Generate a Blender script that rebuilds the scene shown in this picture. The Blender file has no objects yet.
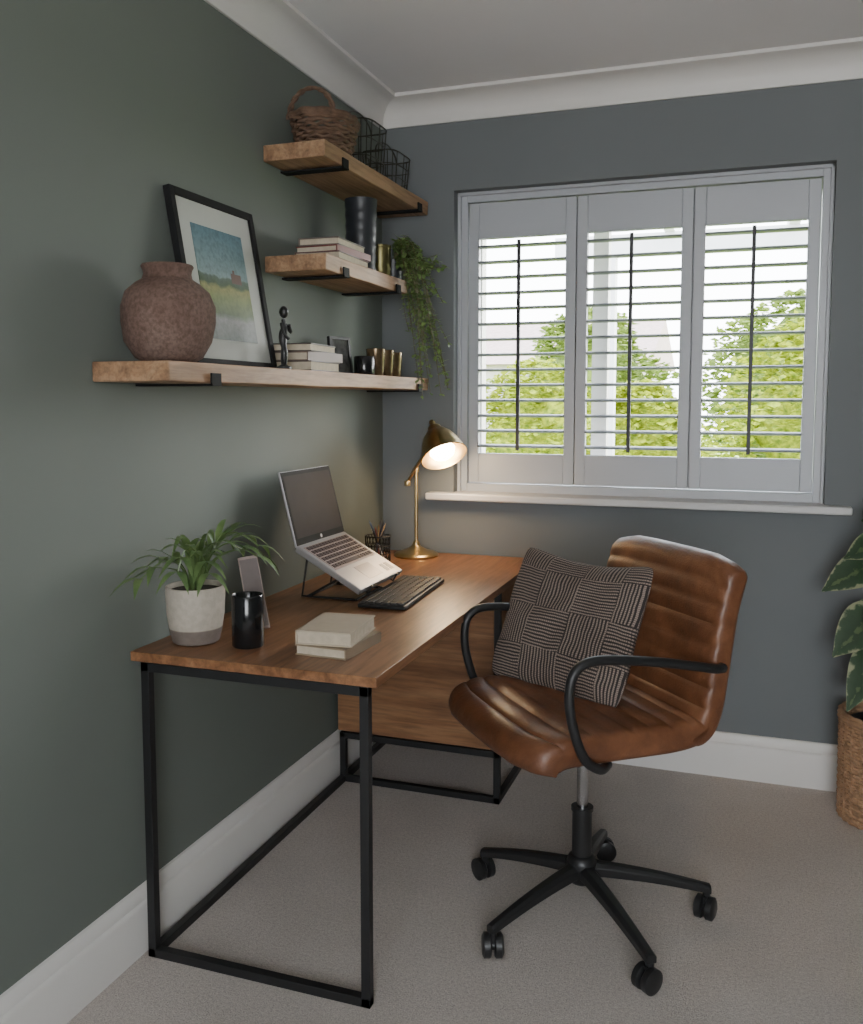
import bpy, bmesh, math, random
from mathutils import Vector, Matrix, noise
random.seed(7)
pi=math.pi
# ---------------------------------------------------------------- materials
def new_mat(name):
    m=bpy.data.materials.new(name); m.use_nodes=True
    nt=m.node_tree; b=nt.nodes['Principled BSDF']
    return m,nt,b
def coords(nt,kind='Object',scale=(1,1,1),rot=(0,0,0)):
    tc=nt.nodes.new('ShaderNodeTexCoord'); mp=nt.nodes.new('ShaderNodeMapping')
    mp.inputs['Scale'].default_value=scale; mp.inputs['Rotation'].default_value=rot
    nt.links.new(tc.outputs[kind],mp.inputs['Vector']); return mp.outputs['Vector']
def ntex(nt,vec,scale,detail=4,rough=.55,dist=0):
    n=nt.nodes.new('ShaderNodeTexNoise'); n.inputs['Scale'].default_value=scale
    n.inputs['Detail'].default_value=detail; n.inputs['Roughness'].default_value=rough
    n.inputs['Distortion'].default_value=dist
    nt.links.new(vec,n.inputs['Vector']); return n.outputs['Fac']
def ramp(nt,fac,stops,interp='LINEAR'):
    r=nt.nodes.new('ShaderNodeValToRGB'); r.color_ramp.interpolation=interp
    els=r.color_ramp.elements
    while len(els)<len(stops): els.new(0.5)
    for e,(p,c) in zip(els,stops): e.position=p; e.color=(*c,1)
    nt.links.new(fac,r.inputs['Fac']); return r.outputs['Color']
def bump(nt,b,h,strength=.3,dist=.01):
    n=nt.nodes.new('ShaderNodeBump'); n.inputs['Strength'].default_value=strength
    n.inputs['Distance'].default_value=dist
    nt.links.new(h,n.inputs['Height']); nt.links.new(n.outputs['Normal'],b.inputs['Normal'])
def mixc(nt,fac,a,b,typ='MIX'):
    m=nt.nodes.new('ShaderNodeMix'); m.data_type='RGBA'; m.blend_type=typ
    if isinstance(fac,(int,float)): m.inputs[0].default_value=fac
    else: nt.links.new(fac,m.inputs[0])
    for i,v in ((6,a),(7,b)):
        if isinstance(v,tuple): m.inputs[i].default_value=(*v,1)
        else: nt.links.new(v,m.inputs[i])
    return m.outputs[2]
def math_n(nt,op,a,b=None):
    m=nt.nodes.new('ShaderNodeMath'); m.operation=op
    for i,v in ((0,a),(1,b)):
        if v is None: continue
        if isinstance(v,(int,float)): m.inputs[i].default_value=v
        else: nt.links.new(v,m.inputs[i])
    return m.outputs[0]
def simple(name,col,rough=.5,metal=0,var=.12,scale=20,bstr=0,bscale=80,coat=0,spec=.5):
    m,nt,b=new_mat(name); v=coords(nt)
    f=ntex(nt,v,scale)
    lo=tuple(c*(1-var) for c in col); hi=tuple(min(1,c*(1+var)) for c in col)
    nt.links.new(ramp(nt,f,[(.3,lo),(.7,hi)]),b.inputs['Base Color'])
    b.inputs['Roughness'].default_value=rough; b.inputs['Metallic'].default_value=metal
    b.inputs['Coat Weight'].default_value=coat
    b.inputs['Specular IOR Level'].default_value=spec
    if bstr: bump(nt,b,ntex(nt,v,bscale,5),bstr,.003)
    return m
def wood(name,dark,mid,light,axis='y',rough=.45,fine=1.0,bstr=.15):
    m,nt,b=new_mat(name)
    sc={'y':(1,.08,1),'x':(.08,1,1),'z':(1,1,.08)}[axis]
    v=coords(nt,scale=sc)
    a=ntex(nt,v,14*fine,6,.6,1.2); c=ntex(nt,v,90*fine,4,.6,.2)
    v2=coords(nt,scale=tuple(s if s<1 else .5 for s in sc)); d=ntex(nt,v2,6*fine,3,.5,.8)
    c1=ramp(nt,a,[(.3,dark),(.5,mid),(.72,light)])
    c2=ramp(nt,c,[(.3,(.6,.6,.6)),(.6,(1,1,1))])
    c3=ramp(nt,d,[(.3,(.75,.72,.7)),(.65,(1.0,1.0,1.0))])
    o=mixc(nt,1,c1,c2,'MULTIPLY'); o=mixc(nt,1,o,c3,'MULTIPLY')
    nt.links.new(o,b.inputs['Base Color']); b.inputs['Roughness'].default_value=rough
    bump(nt,b,c,bstr,.002)
    return m
M={}
M['wall']=simple('sage_paint',(.148,.166,.148),.75,var=.03,scale=1.5,bstr=.05,bscale=250,spec=.25)
M['wallb']=simple('sage_paint_cool_lit',(.160,.172,.178),.75,var=.03,scale=1.5,bstr=.05,bscale=250,spec=.25)  # same paint as the other walls; cooler light tinted into the colour
M['ceil']=simple('ceiling_paint',(.84,.82,.82),.9,var=.02,scale=2)
M['trim']=simple('satin_white_paint',(.70,.675,.65),.45,var=.02,scale=4)
M['sill']=simple('sill_paint',(.56,.55,.55),.45,var=.02,scale=4)
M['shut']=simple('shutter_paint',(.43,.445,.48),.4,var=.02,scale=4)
M['louvre']=simple('louvre_backlit_shade',(.16,.17,.195),.45,var=.02,scale=4)  # shutter paint again, darkened to put backlit shade into the slats
m,nt,b=new_mat('carpet'); v=coords(nt)
f1=ntex(nt,v,300,3,.7); f2=ntex(nt,v,2.2,4,.6); f3=ntex(nt,v,110,4,.7)
c=ramp(nt,f1,[(.25,(.40,.35,.32)),(.6,(.71,.64,.595)),(.8,(.79,.72,.67))])
c2=ramp(nt,f2,[(.3,(.86,.86,.86)),(.7,(1,1,1))]); c3=ramp(nt,f3,[(.3,(.78,.78,.78)),(.6,(1,1,1))])
o=mixc(nt,1,c,c2,'MULTIPLY'); o=mixc(nt,1,o,c3,'MULTIPLY')
nt.links.new(o,b.inputs['Base Color']); b.inputs['Roughness'].default_value=1; b.inputs['Specular IOR Level'].default_value=.1
bump(nt,b,math_n(nt,'ADD',f1,f3),.6,.007); M['carpet']=m
M['desk']=wood('warm_oak_desktop',(.14,.06,.028),(.27,.125,.058),(.38,.19,.095),'y',.36)
M['cab']=wood('warm_oak_panel',(.16,.07,.03),(.29,.14,.065),(.38,.20,.10),'x',.45)
M['shelf']=wood('rustic_pine',(.20,.10,.05),(.42,.25,.14),(.58,.38,.23),'y',.6,.9,.5)
M['black']=simple('black_powder_coat',(.012,.012,.013),.45,var=.1,bstr=.05)
M['iron']=simple('black_iron',(.012,.012,.013),.75,var=.1,bstr=.1,spec=.2)
M['rod']=simple('rod_backlit_shade',(.03,.03,.035),.5,var=.1)  # painted rod; its backlit darkness is put into the base colour
M['bplastic']=simple('black_plastic',(.014,.014,.015),.4,var=.1)
M['bglaze']=simple('black_ceramic',(.01,.01,.011),.15,var=.1)
M['steel']=simple('steel',(.5,.5,.52),.25,1,var=.05)
M['silver']=simple('laptop_silver',(.33,.32,.325),.42,.6,var=.03)
M['brass']=simple('antique_brass',(.58,.43,.22),.32,1,var=.15,scale=12)
M['pages']=simple('book_pages',(.50,.43,.33),.9,var=.10,scale=60)
# leather
m,nt,b=new_mat('tan_leather'); v=coords(nt)
f=ntex(nt,v,6,6,.65,.5); g=ntex(nt,v,28,4,.6); h=ntex(nt,v,220,3,.6)
c=ramp(nt,f,[(.25,(.065,.026,.013)),(.5,(.155,.060,.027)),(.75,(.26,.110,.052))])
c2=ramp(nt,g,[(.3,(.78,.75,.72)),(.65,(1,1,1))])
nt.links.new(mixc(nt,1,c,c2,'MULTIPLY'),b.inputs['Base Color'])
nt.links.new(ramp(nt,g,[(.3,(.32,)*3),(.7,(.48,)*3)]),b.inputs['Roughness'])
bump(nt,b,math_n(nt,'ADD',h,g),.28,.003); M['leather']=m
# cushion
m,nt,b=new_mat('woven_stripe_fabric'); 
tc=nt.nodes.new('ShaderNodeTexCoord'); sep=nt.nodes.new('ShaderNodeSeparateXYZ'); nt.links.new(tc.outputs['UV'],sep.inputs[0])
def frac(x,s,off=0): return math_n(nt,'FRACT',math_n(nt,'ADD',math_n(nt,'MULTIPLY',x,s),off))
U,V=sep.outputs[0],sep.outputs[1]
n1=ntex(nt,tc.outputs['UV'],5,2)
Ud=math_n(nt,'ADD',U,math_n(nt,'MULTIPLY',n1,.03)); Vd=math_n(nt,'ADD',V,math_n(nt,'MULTIPLY',n1,.03))
sh=math_n(nt,'GREATER_THAN',frac(Vd,46),.52); sv=math_n(nt,'GREATER_THAN',frac(Ud,44),.52)
ck=nt.nodes.new('ShaderNodeTexChecker'); ck.inputs['Scale'].default_value=3.6; nt.links.new(tc.outputs['UV'],ck.inputs['Vector'])
dash=math_n(nt,'GREATER_THAN',frac(Ud,80),.2); dash2=math_n(nt,'GREATER_THAN',frac(Vd,80),.2)
A=math_n(nt,'MULTIPLY',sh,dash); B=math_n(nt,'MULTIPLY',sv,dash2)
mx=nt.nodes.new('ShaderNodeMix'); nt.links.new(ck.outputs['Fac'],mx.inputs[0]); nt.links.new(A,mx.inputs[2]); nt.links.new(B,mx.inputs[3])
nt.links.new(mixc(nt,mx.outputs[0],(.026,.020,.019),(.26,.20,.17)),b.inputs['Base Color'])
b.inputs['Roughness'].default_value=.95; bump(nt,b,mx.outputs[0],.4,.003); M['cushion']=m
# terracotta vase
m,nt,b=new_mat('weathered_terracotta'); v=coords(nt)
f=ntex(nt,v,7,8,.6); g=ntex(nt,v,110,5,.65)
c=ramp(nt,f,[(.3,(.12,.070,.054)),(.5,(.16,.100,.080)),(.65,(.20,.135,.11)),(.8,(.28,.22,.185))])
c2=ramp(nt,g,[(.35,(.62,.6,.58)),(.6,(1,1,1))])
nt.links.new(mixc(nt,1,c,c2,'MULTIPLY'),b.inputs['Base Color']); b.inputs['Roughness'].default_value=.95
bump(nt,b,g,.4,.004); M['terra']=m
M['rattan']=simple('woven_rattan',(.13,.075,.048),.7,var=.45,scale=40,bstr=.4)
M['cane']=simple('cane',(.36,.215,.125),.6,var=.35,scale=50,bstr=.3)
M['wire']=simple('dark_wire',(.06,.06,.045),.4,.7)
M['navy']=simple('dark_glaze',(.02,.022,.028),.4,var=.3,scale=15)
M['greenbrass']=simple('aged_gold_tin',(.16,.14,.06),.35,.8,var=.3)
M['amber']=simple('smoked_amber',(.16,.11,.06),.2,.6,var=.3,scale=60)
m,nt,b=new_mat('two_tone_pot'); tc=nt.nodes.new('ShaderNodeTexCoord'); sep=nt.nodes.new('ShaderNodeSeparateXYZ'); nt.links.new(tc.outputs['Object'],sep.inputs[0])
f=ntex(nt,tc.outputs['Object'],60,5)
c=ramp(nt,math_n(nt,'MULTIPLY',sep.outputs[2],5),[(.0,(.18,.145,.125)),(.185,(.18,.145,.125)),(.20,(.46,.41,.34)),(1,(.48,.43,.36))])
nt.links.new(mixc(nt,.25,c,mixc(nt,1,c,ramp(nt,f,[(.4,(.5,.5,.5)),(.6,(1,1,1))]),'MULTIPLY')),b.inputs['Base Color'])
b.inputs['Roughness'].default_value=.75; M['potclay']=m
M['soil']=simple('potting_soil',(.03,.02,.014),1,var=.4,scale=90,bstr=.6)
def leafmat(name,a,bb,rough=.4,trans=0):
    m,nt,b=new_mat(name); v=coords(nt); f=ntex(nt,v,18,3)
    c=ramp(nt,f,[(.3,a),(.7,bb)])
    nt.links.new(c,b.inputs['Base Color']); b.inputs['Roughness'].default_value=rough
    if trans:
        t=nt.nodes.new('ShaderNodeBsdfTranslucent'); nt.links.new(c,t.inputs['Color'])
        ms=nt.nodes.new('ShaderNodeMixShader'); ms.inputs[0].default_value=trans
        nt.links.new(b.outputs[0],ms.inputs[1]); nt.links.new(t.outputs[0],ms.inputs[2])
        nt.links.new(ms.outputs[0],nt.nodes['Material Output'].inputs['Surface'])
    return m
M['leaf']=leafmat('palm_leaf',(.06,.12,.04),(.19,.28,.10),.35,.2)
M['ivy']=leafmat('ivy_leaf',(.08,.15,.04),(.24,.34,.11),.45,.3)
M['stem']=simple('plant_stem',(.10,.09,.04),.7)
M['hedge']=leafmat('hedge_leaf',(.07,.125,.002),(.40,.43,.008),.8,.35)
M['hedge2']=leafmat('conifer_leaf',(.06,.11,.012),(.22,.28,.04),.8,.3)
# variegated leaf
m,nt,b=new_mat('variegated_leaf'); tc=nt.nodes.new('ShaderNodeTexCoord'); sep=nt.nodes.new('ShaderNodeSeparateXYZ'); nt.links.new(tc.outputs['UV'],sep.inputs[0])
e=math_n(nt,'ABSOLUTE',math_n(nt,'SUBTRACT',sep.outputs[0],.5)); n1=ntex(nt,tc.outputs['Object'],34,4)
e=math_n(nt,'ADD',e,math_n(nt,'MULTIPLY',math_n(nt,'SUBTRACT',n1,.5),.6))
nt.links.new(ramp(nt,e,[(.0,(.09,.13,.055)),(.05,(.028,.055,.028)),(.40,(.04,.075,.038)),(.48,(.30,.31,.19))]),b.inputs['Base Color'])
b.inputs['Roughness'].default_value=.35; M['varleaf']=m
def emis(name,col,s):
    m,nt,b=new_mat(name); b.inputs['Base Color'].default_value=(*col,1)
    b.inputs['Emission Color'].default_value=(*col,1); b.inputs['Emission Strength'].default_value=s
    return m
M['bulb']=emis('warm_bulb',(1,.82,.58),42)
# ---------------------------------------------------------------- geometry helpers
def BM(): return bmesh.new()
def box(bm,x0,x1,y0,y1,z0,z1,mtx=None):
    vs=[bm.verts.new((x,y,z)) for x in (x0,x1) for y in (y0,y1) for z in (z0,z1)]
    for f in ((0,1,3,2),(4,6,7,5),(0,4,5,1),(2,3,7,6),(0,2,6,4),(1,5,7,3)): bm.faces.new([vs[i] for i in f])
    if mtx: bmesh.ops.transform(bm,matrix=mtx,verts=vs)
    return vs
def frame_from(t):
    t=t.normalized(); a=Vector((0,0,1)) if abs(t.z)<.9 else Vector((1,0,0))
    u=t.cross(a).normalized(); return u,t.cross(u).normalized()
def tube(bm,pts,r,seg=10,closed=False,cap=True):
    pts=[Vector(p) for p in pts]; n=len(pts); rings=[]; pu=None
    for i,p in enumerate(pts):
        if closed: t=pts[(i+1)%n]-pts[i-1]
        else: t=pts[min(i+1,n-1)]-pts[max(i-1,0)]
        t.normalize()
        if pu is None: u,w=frame_from(t)
        else:
            u=(pu-t*pu.dot(t)).normalized(); w=t.cross(u).normalized()
        pu=u; rr=r[i] if isinstance(r,(list,tuple)) else r
        rings.append([bm.verts.new(p+(u*math.cos(2*pi*k/seg)+w*math.sin(2*pi*k/seg))*rr) for k in range(seg)])
    for i in range(n if closed else n-1):
        a,b=rings[i],rings[(i+1)%n]
        for k in range(seg): bm.faces.new((a[k],a[(k+1)%seg],b[(k+1)%seg],b[k]))
    if cap and not closed:
        bm.faces.new(rings[0][::-1]); bm.faces.new(rings[-1])
def cyl(bm,p0,p1,r0,r1=None,seg=24): tube(bm,[p0,p1],[r0,r0 if r1 is None else r1],seg)
def lathe(bm,prof,seg=40,c=(0,0,0),sx=1,sy=1,mtx=None):
    rings=[]; allv=[]
    for r,z in prof:
        if r<1e-5: ring=[bm.verts.new((c[0],c[1],c[2]+z))]
        else: ring=[bm.verts.new((c[0]+r*sx*math.cos(2*pi*k/seg),c[1]+r*sy*math.sin(2*pi*k/seg),c[2]+z)) for k in range(seg)]
        rings.append(ring); allv+=ring
    for a,b in zip(rings,rings[1:]):
        if len(a)==1 and len(b)==1: continue
        for k in range(seg):
            k2=(k+1)%seg
            if len(a)==1: bm.faces.new((a[0],b[k2],b[k]))
            elif len(b)==1: bm.faces.new((a[k],a[k2],b[0]))
            else: bm.faces.new((a[k],a[k2],b[k2],b[k]))
    if mtx: bmesh.ops.transform(bm,matrix=mtx,verts=allv)
def catmull(pts,n=8):
    P=[Vector(p) for p in pts]; P=[P[0]*2-P[1]]+P+[P[-1]*2-P[-2]]; out=[]
    for i in range(1,len(P)-2):
        for k in range(n):
            t=k/n; a,b,c,d=P[i-1:i+3]
            out.append(.5*((2*b)+(c-a)*t+(2*a-5*b+4*c-d)*t*t+(3*b-a-3*c+d)*t**3))
    out.append(P[-2]); return out
def leaf(bm,pts,width,fold=.15,up=Vector((0,0,1)),pw=.7,n=None):
    uv=bm.loops.layers.uv.verify(); pts=[Vector(p) for p in pts]; n=len(pts); rows=[]
    for i,p in enumerate(pts):
        t=(pts[min(i+1,n-1)]-pts[max(i-1,0)]).normalized(); s=t.cross(up)
        if s.length<.05: s=t.cross(Vector((1,0,0)))
        s.normalize(); nn=s.cross(t).normalized(); f=i/(n-1); w=width*.5*math.sin(pi*min(.985,.03+.97*f)**pw)
        rows.append([bm.verts.new(p+s*w+nn*w*fold),bm.verts.new(p),bm.verts.new(p-s*w+nn*w*fold)])
    for i in range(n-1):
        for j in (0,1):
            f=bm.faces.new((rows[i][j],rows[i][j+1],rows[i+1][j+1],rows[i+1][j]))
            for l,(uu,vv) in zip(f.loops,((j/2,i/n),((j+1)/2,i/n),((j+1)/2,(i+1)/n),(j/2,(i+1)/n))): l[uv].uv=(uu,vv)
def put(name,bm,mat,parent=None,loc=(0,0,0),rot=(0,0,0),smooth=False,bevel=0,world=False,**props):
    """world=True: geometry given in world space, re-based on loc (or the parent's location)"""
    if world:
        base=Vector(parent.location) if parent else Vector(loc)
        bmesh.ops.translate(bm,vec=-base,verts=bm.verts[:])
        if parent: loc=(0,0,0)
    bmesh.ops.recalc_face_normals(bm,faces=bm.faces[:])
    if smooth:
        for f in bm.faces: f.smooth=True
        for e in bm.edges:
            if len(e.link_faces)==2 and e.calc_face_angle(0)>math.radians(42): e.smooth=False
    me=bpy.data.meshes.new(name); bm.to_mesh(me); bm.free()
    if mat: me.materials.append(mat)
    o=bpy.data.objects.new(name,me); bpy.context.collection.objects.link(o)
    o.location=loc; o.rotation_euler=rot
    if parent: o.parent=parent
    if bevel:
        md=o.modifiers.new('bevel','BEVEL'); md.width=bevel; md.segments=2; md.limit_method='ANGLE'
    for k,v in props.items(): o[k]=v
    return o
def empty(name,loc,label,cat,rot=(0,0,0),**props):
    o=bpy.data.objects.new(name,None); bpy.context.collection.objects.link(o)
    o.location=loc; o.rotation_euler=rot; o.empty_display_size=.05
    if label: o['label']=label
    if cat: o['category']=cat
    for k,v in props.items(): o[k]=v
    return o
S={'kind':'structure'}
H=2.52; XR=2.75; YR=-5.0
# ---------------------------------------------------------------- room shell
bm=BM(); box(bm,-.15,XR+.15,YR,.3,-.1,0); put('floor',bm,M['carpet'],**S)
bm=BM(); box(bm,-.15,XR+.15,YR,.3,H,H+.1); put('ceiling',bm,M['ceil'],**S)
bm=BM(); box(bm,-.15,0,YR,0,0,H); put('wall_left',bm,M['wall'],**S)
bm=BM(); box(bm,XR,XR+.15,YR,0,0,H); put('wall_right',bm,M['wall'],**S)
bm=BM(); fx0,fx1,fz0,fz1=1.1,2.6,.7,2.2  # unseen wall; its opening is added and sized for sky fill light
box(bm,-.15,fx0,YR-.2,YR,-.1,H+.1); box(bm,fx1,XR+.15,YR-.2,YR,-.1,H+.1); box(bm,fx0,fx1,YR-.2,YR,-.1,fz0); box(bm,fx0,fx1,YR-.2,YR,fz1,H+.1)
put('wall_front',bm,M['wall'],**S)
WX0,WX1,WZ0,WZ1=.30,1.645,1.0,2.165
bm=BM()
box(bm,-.15,WX0,0,.3,0,H); box(bm,WX1,XR+.15,0,.3,0,H); box(bm,WX0,WX1,0,.3,0,WZ0); box(bm,WX0,WX1,0,.3,WZ1,H)
put('wall_back',bm,M['wallb'],**S)
def sweep_profile(prof,axis,a,b,name,mat):
    bm=BM(); rings=[]
    for s in (a,b):
        if axis=='x': rings.append([bm.verts.new((s,-d,z)) for d,z in prof])
        elif axis=='y': rings.append([bm.verts.new((d,s,z)) for d,z in prof])
        else: rings.append([bm.verts.new((XR-d,s,z)) for d,z in prof])
    n=len(prof)
    for k in range(n): bm.faces.new((rings[0][k],rings[0][(k+1)%n],rings[1][(k+1)%n],rings[1][k]))
    bm.faces.new(rings[0]); bm.faces.new(rings[1][::-1])
    return put(name,bm,mat,smooth=True,**S)
cr=[(0,2.42),(.008,2.42),(.010,2.432)]
for i in range(9):
    a=i/8*pi/2; cr.append((.085-.073*math.cos(a)+.0,2.437+.068*math.sin(a)))
cr+=[(.095,2.508),(.095,H),(0,H)]
sweep_profile(cr,'y',YR,0,'trim_1',M['trim']); sweep_profile(cr,'x',0,XR,'trim_2',M['trim']); sweep_profile(cr,'r',YR,0,'trim_3',M['trim'])
bb=[(0,0),(.022,0),(.022,.118),(.020,.124),(.014,.128),(.014,.138),(.011,.150),(.006,.160),(0,.162)]
sweep_profile(bb,'y',YR,0,'baseboard_left',M['trim']); sweep_profile(bb,'x',0,XR,'baseboard_back',M['trim']); sweep_profile(bb,'r',YR,0,'baseboard_right',M['trim'])
# ---------------------------------------------------------------- window with shutters
W=empty('window_1',((WX0+WX1)/2,.07,WZ0),None,None,kind='structure')
dY=.03
bm=BM(); y0,y1=.035+dY,.085+dY
box(bm,WX0,WX0+.035,y0,y1,WZ0,WZ1); box(bm,WX1-.035,WX1,y0,y1,WZ0,WZ1)
box(bm,WX0+.035,WX1-.035,y0,y1,WZ1-.035,WZ1); box(bm,WX0+.035,WX1-.035,y0,y1,WZ0,WZ0+.035)
box(bm,WX0,WX0+.012,y0-.02,y0,WZ0,WZ1); box(bm,WX1-.012,WX1,y0-.02,y0,WZ0,WZ1); box(bm,WX0,WX1,y0-.02,y0,WZ1-.012,WZ1)
put('shutter_frame',bm,M['shut'],W,world=True,bevel=.002)
ix0,ix1=WX0+.037,WX1-.037; pw=(ix1-ix0)/3
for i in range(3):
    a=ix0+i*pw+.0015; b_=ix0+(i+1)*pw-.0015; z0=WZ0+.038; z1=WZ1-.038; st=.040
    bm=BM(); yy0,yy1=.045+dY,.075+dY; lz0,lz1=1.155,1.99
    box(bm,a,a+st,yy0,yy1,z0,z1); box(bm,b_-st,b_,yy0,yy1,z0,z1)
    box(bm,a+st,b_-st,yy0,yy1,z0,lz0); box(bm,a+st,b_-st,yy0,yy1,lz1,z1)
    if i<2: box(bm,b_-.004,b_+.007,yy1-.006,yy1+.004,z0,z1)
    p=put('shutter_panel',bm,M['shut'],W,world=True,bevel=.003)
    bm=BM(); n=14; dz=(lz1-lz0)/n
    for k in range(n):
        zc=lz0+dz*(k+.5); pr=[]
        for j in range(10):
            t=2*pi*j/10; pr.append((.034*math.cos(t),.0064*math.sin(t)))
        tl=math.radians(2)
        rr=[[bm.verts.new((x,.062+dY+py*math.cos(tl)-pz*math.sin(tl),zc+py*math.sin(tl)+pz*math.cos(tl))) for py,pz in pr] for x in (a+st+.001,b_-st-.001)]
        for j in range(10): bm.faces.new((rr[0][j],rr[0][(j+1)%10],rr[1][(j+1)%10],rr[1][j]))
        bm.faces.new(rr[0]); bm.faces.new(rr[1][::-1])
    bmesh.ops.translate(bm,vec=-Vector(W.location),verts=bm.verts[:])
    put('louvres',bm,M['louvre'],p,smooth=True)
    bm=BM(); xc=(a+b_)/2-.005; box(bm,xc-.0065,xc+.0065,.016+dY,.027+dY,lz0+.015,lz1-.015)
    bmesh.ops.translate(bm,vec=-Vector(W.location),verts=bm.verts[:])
    put('tilt_rod',bm,M['rod'],p,label='vertical tilt rod darkened as if backlit')
bm=BM(); y0,y1=.22,.28
box(bm,WX0,WX0+.05,y0,y1,WZ0,WZ1); box(bm,WX1-.05,WX1,y0,y1,WZ0,WZ1); box(bm,WX0,WX1,y0,y1,WZ0,WZ0+.06); box(bm,WX0,WX1,y0,y1,WZ1-.05,WZ1)
box(bm,.80,.86,y0,y1,WZ0,WZ1)
put('casement_frame',bm,M['trim'],W,world=True)
bm=BM(); box(bm,WX0-.10,WX1+.085,-.055,.3,.976,1.004); put('trim_4',bm,M['sill'],bevel=.006,**S)
# ---------------------------------------------------------------- outside
bm=BM(); box(bm,-40,40,.6,60,-.75,-.7); put('lawn',bm,simple('grass',(.24,.33,.05),.9,var=.4,scale=3),label='mown green lawn beyond the window',category='lawn',kind='stuff')
def shrub(name,loc,rx,ry,h,n,mat,size,label,cat,cone=False):
    e=empty(name,loc,label,cat)
    bm=BM(); cyl(bm,(0,0,0),(0,0,h*.7),.09,.04,10); put('trunk',bm,M['stem'],e)
    bm=BM()
    if not cone:
        bmesh.ops.create_icosphere(bm,subdivisions=4,radius=1,matrix=Matrix.Translation((0,0,h*.54))@Matrix.Diagonal((rx*.70,ry*.70,h*.40,1)))
        for v in bm.verts: v.co+=(v.co-Vector((0,0,h*.54)))*.22*noise.noise(v.co*2.4)
    for i in range(n):
        a=random.uniform(0,2*pi); zz=random.random(); 
        if cone: rr=(1-zz)**.8+.05; z=.15+zz*h
        else:
            ph=math.acos(1-2*zz); rr=math.sin(ph); z=h*.55-h*.48*math.cos(ph)
        k=(.66+.5*noise.noise(Vector((math.cos(a)*2.3+loc[0],math.sin(a)*2.3,z*1.8))))*random.uniform(.8,1.1)+.2
        p=Vector((rx*rr*k*math.cos(a),ry*rr*k*math.sin(a),z+random.uniform(-.06,.06)))
        q=Matrix.Rotation(random.uniform(0,2*pi),3,'Z')@Matrix.Rotation(random.uniform(-1.2,1.2),3,'X')
        s=size*random.uniform(.6,1.3)
        vs=[bm.verts.new(p+q@Vector(c)*s) for c in ((-.5,0,0),(0,-.28,0),(.5,0,0),(0,.28,.08))]
        bm.faces.new(vs)
    put('foliage',bm,mat,e)
shrub('garden_tree',(2.45,7.5,-.7),1.40,.90,3.05,9000,M['hedge'],.12,'bright yellow-green leafy garden tree','tree')
shrub('garden_tree',(5.6,9.8,-.7),1.4,1.1,3.9,6000,M['hedge2'],.14,'darker green conifer behind the hedge','tree',True)
shrub('garden_shrub',(.40,5.4,-.7),.72,.48,2.15,6500,M['hedge'],.09,'rounded yellow-green garden shrub','shrub')
shrub('garden_shrub',(-1.1,7.5,-.7),.95,.75,2.45,6500,M['hedge'],.10,'leafy yellow-green shrub by the lawn','shrub')
shrub('garden_shrub',(-3.4,9.4,-.7),1.1,.9,3.0,6500,M['hedge'],.11,'tall leafy shrub beside the house','shrub')
shrub('garden_tree',(-1.2,12,-.7),1.3,1.1,3.5,6000,M['hedge2'],.16,'darker garden tree near the house','tree')
shrub('garden_tree',(2.3,14.6,-.7),2.0,1.2,3.9,7000,M['hedge2'],.16,'darker garden tree beyond the lawn','tree')
hs=empty('house',(-5.5,17,-.7),'pale rendered neighbouring house with a pitched roof','house')
bm=BM(); box(bm,-5,4.5,0,6,0,2.9); put('house_wall',bm,simple('render',(.50,.46,.43),.9,var=.04,scale=3),hs)
bm=BM()
vs=[bm.verts.new(v) for v in ((-5.3,-.3,2.9),(4.8,-.3,2.9),(4.8,6.3,2.9),(-5.3,6.3,2.9),(-5.3,3,4.1),(4.8,3,4.1))]
for f in ((0,1,5,4),(2,3,4,5),(0,4,3),(1,2,5),(0,3,2,1)): bm.faces.new([vs[i] for i in f])
put('roof',bm,simple('roof_tile',(.36,.27,.25),.9,var=.2,scale=12),hs)
dg=simple('dark_glass',(.10,.12,.14),.1)
for x in (-3.5,-.6,2.3):
    bm=BM(); box(bm,x-.6,x+.6,-.04,.02,1.4,2.4); put('house_window',bm,dg,hs)
PG=empty('pergola',(1.3,2.4,-.7),'white painted timber pergola outside the window','pergola')
wp=simple('white_timber',(.55,.55,.57),.6,var=.03)
for x,y in ((-.77,0),(2.6,0)):
    bm=BM(); box(bm,x-.05,x+.05,y-.05,y+.05,0,2.95); put('post',bm,wp,PG)
bm=BM()
box(bm,-1.1,3.0,-.04,.04,2.95,3.08)
for x in (-.4,.3,1.0,1.7,2.4): box(bm,x-.03,x+.03,-1.6,.4,3.08,3.18)
put('beam',bm,wp,PG)
# ---------------------------------------------------------------- desk
D=empty('desk',(.34,-.85,0),'oak-topped desk on a black metal frame','desk')
bm=BM(); box(bm,.010,.65,-1.615,-.012,.739,.762); put('desktop',bm,M['desk'],D,world=True,bevel=.0012)
bm=BM(); t=.0108
def bar(bm,p,q):
    box(bm,min(p[0],q[0])-t,max(p[0],q[0])+t,min(p[1],q[1])-t,max(p[1],q[1])+t,min(p[2],q[2])-t,max(p[2],q[2])+t)
yn=-1.605; xl=.050; xf=.620; zt=.7275
bar(bm,(xl,yn,t),(xl,yn,zt)); bar(bm,(xf,yn,t),(xf,yn,zt)); bar(bm,(xl,yn,t),(xf,yn,t)); bar(bm,(xl,yn,zt),(xf,yn,zt))
bar(bm,(xl,yn,t),(xl,-.5,t)); bar(bm,(xl,yn,zt),(xl,-.5,zt)); bar(bm,(xl,-.5,t),(xl,-.5,.17))
ye=-.5
for y in (ye,-.04):
    bar(bm,(xf,y,t),(xf,y,zt)); bar(bm,(xl,y,t),(xf,y,t)); bar(bm,(xl,y,.17),(xf,y,.17))
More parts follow.
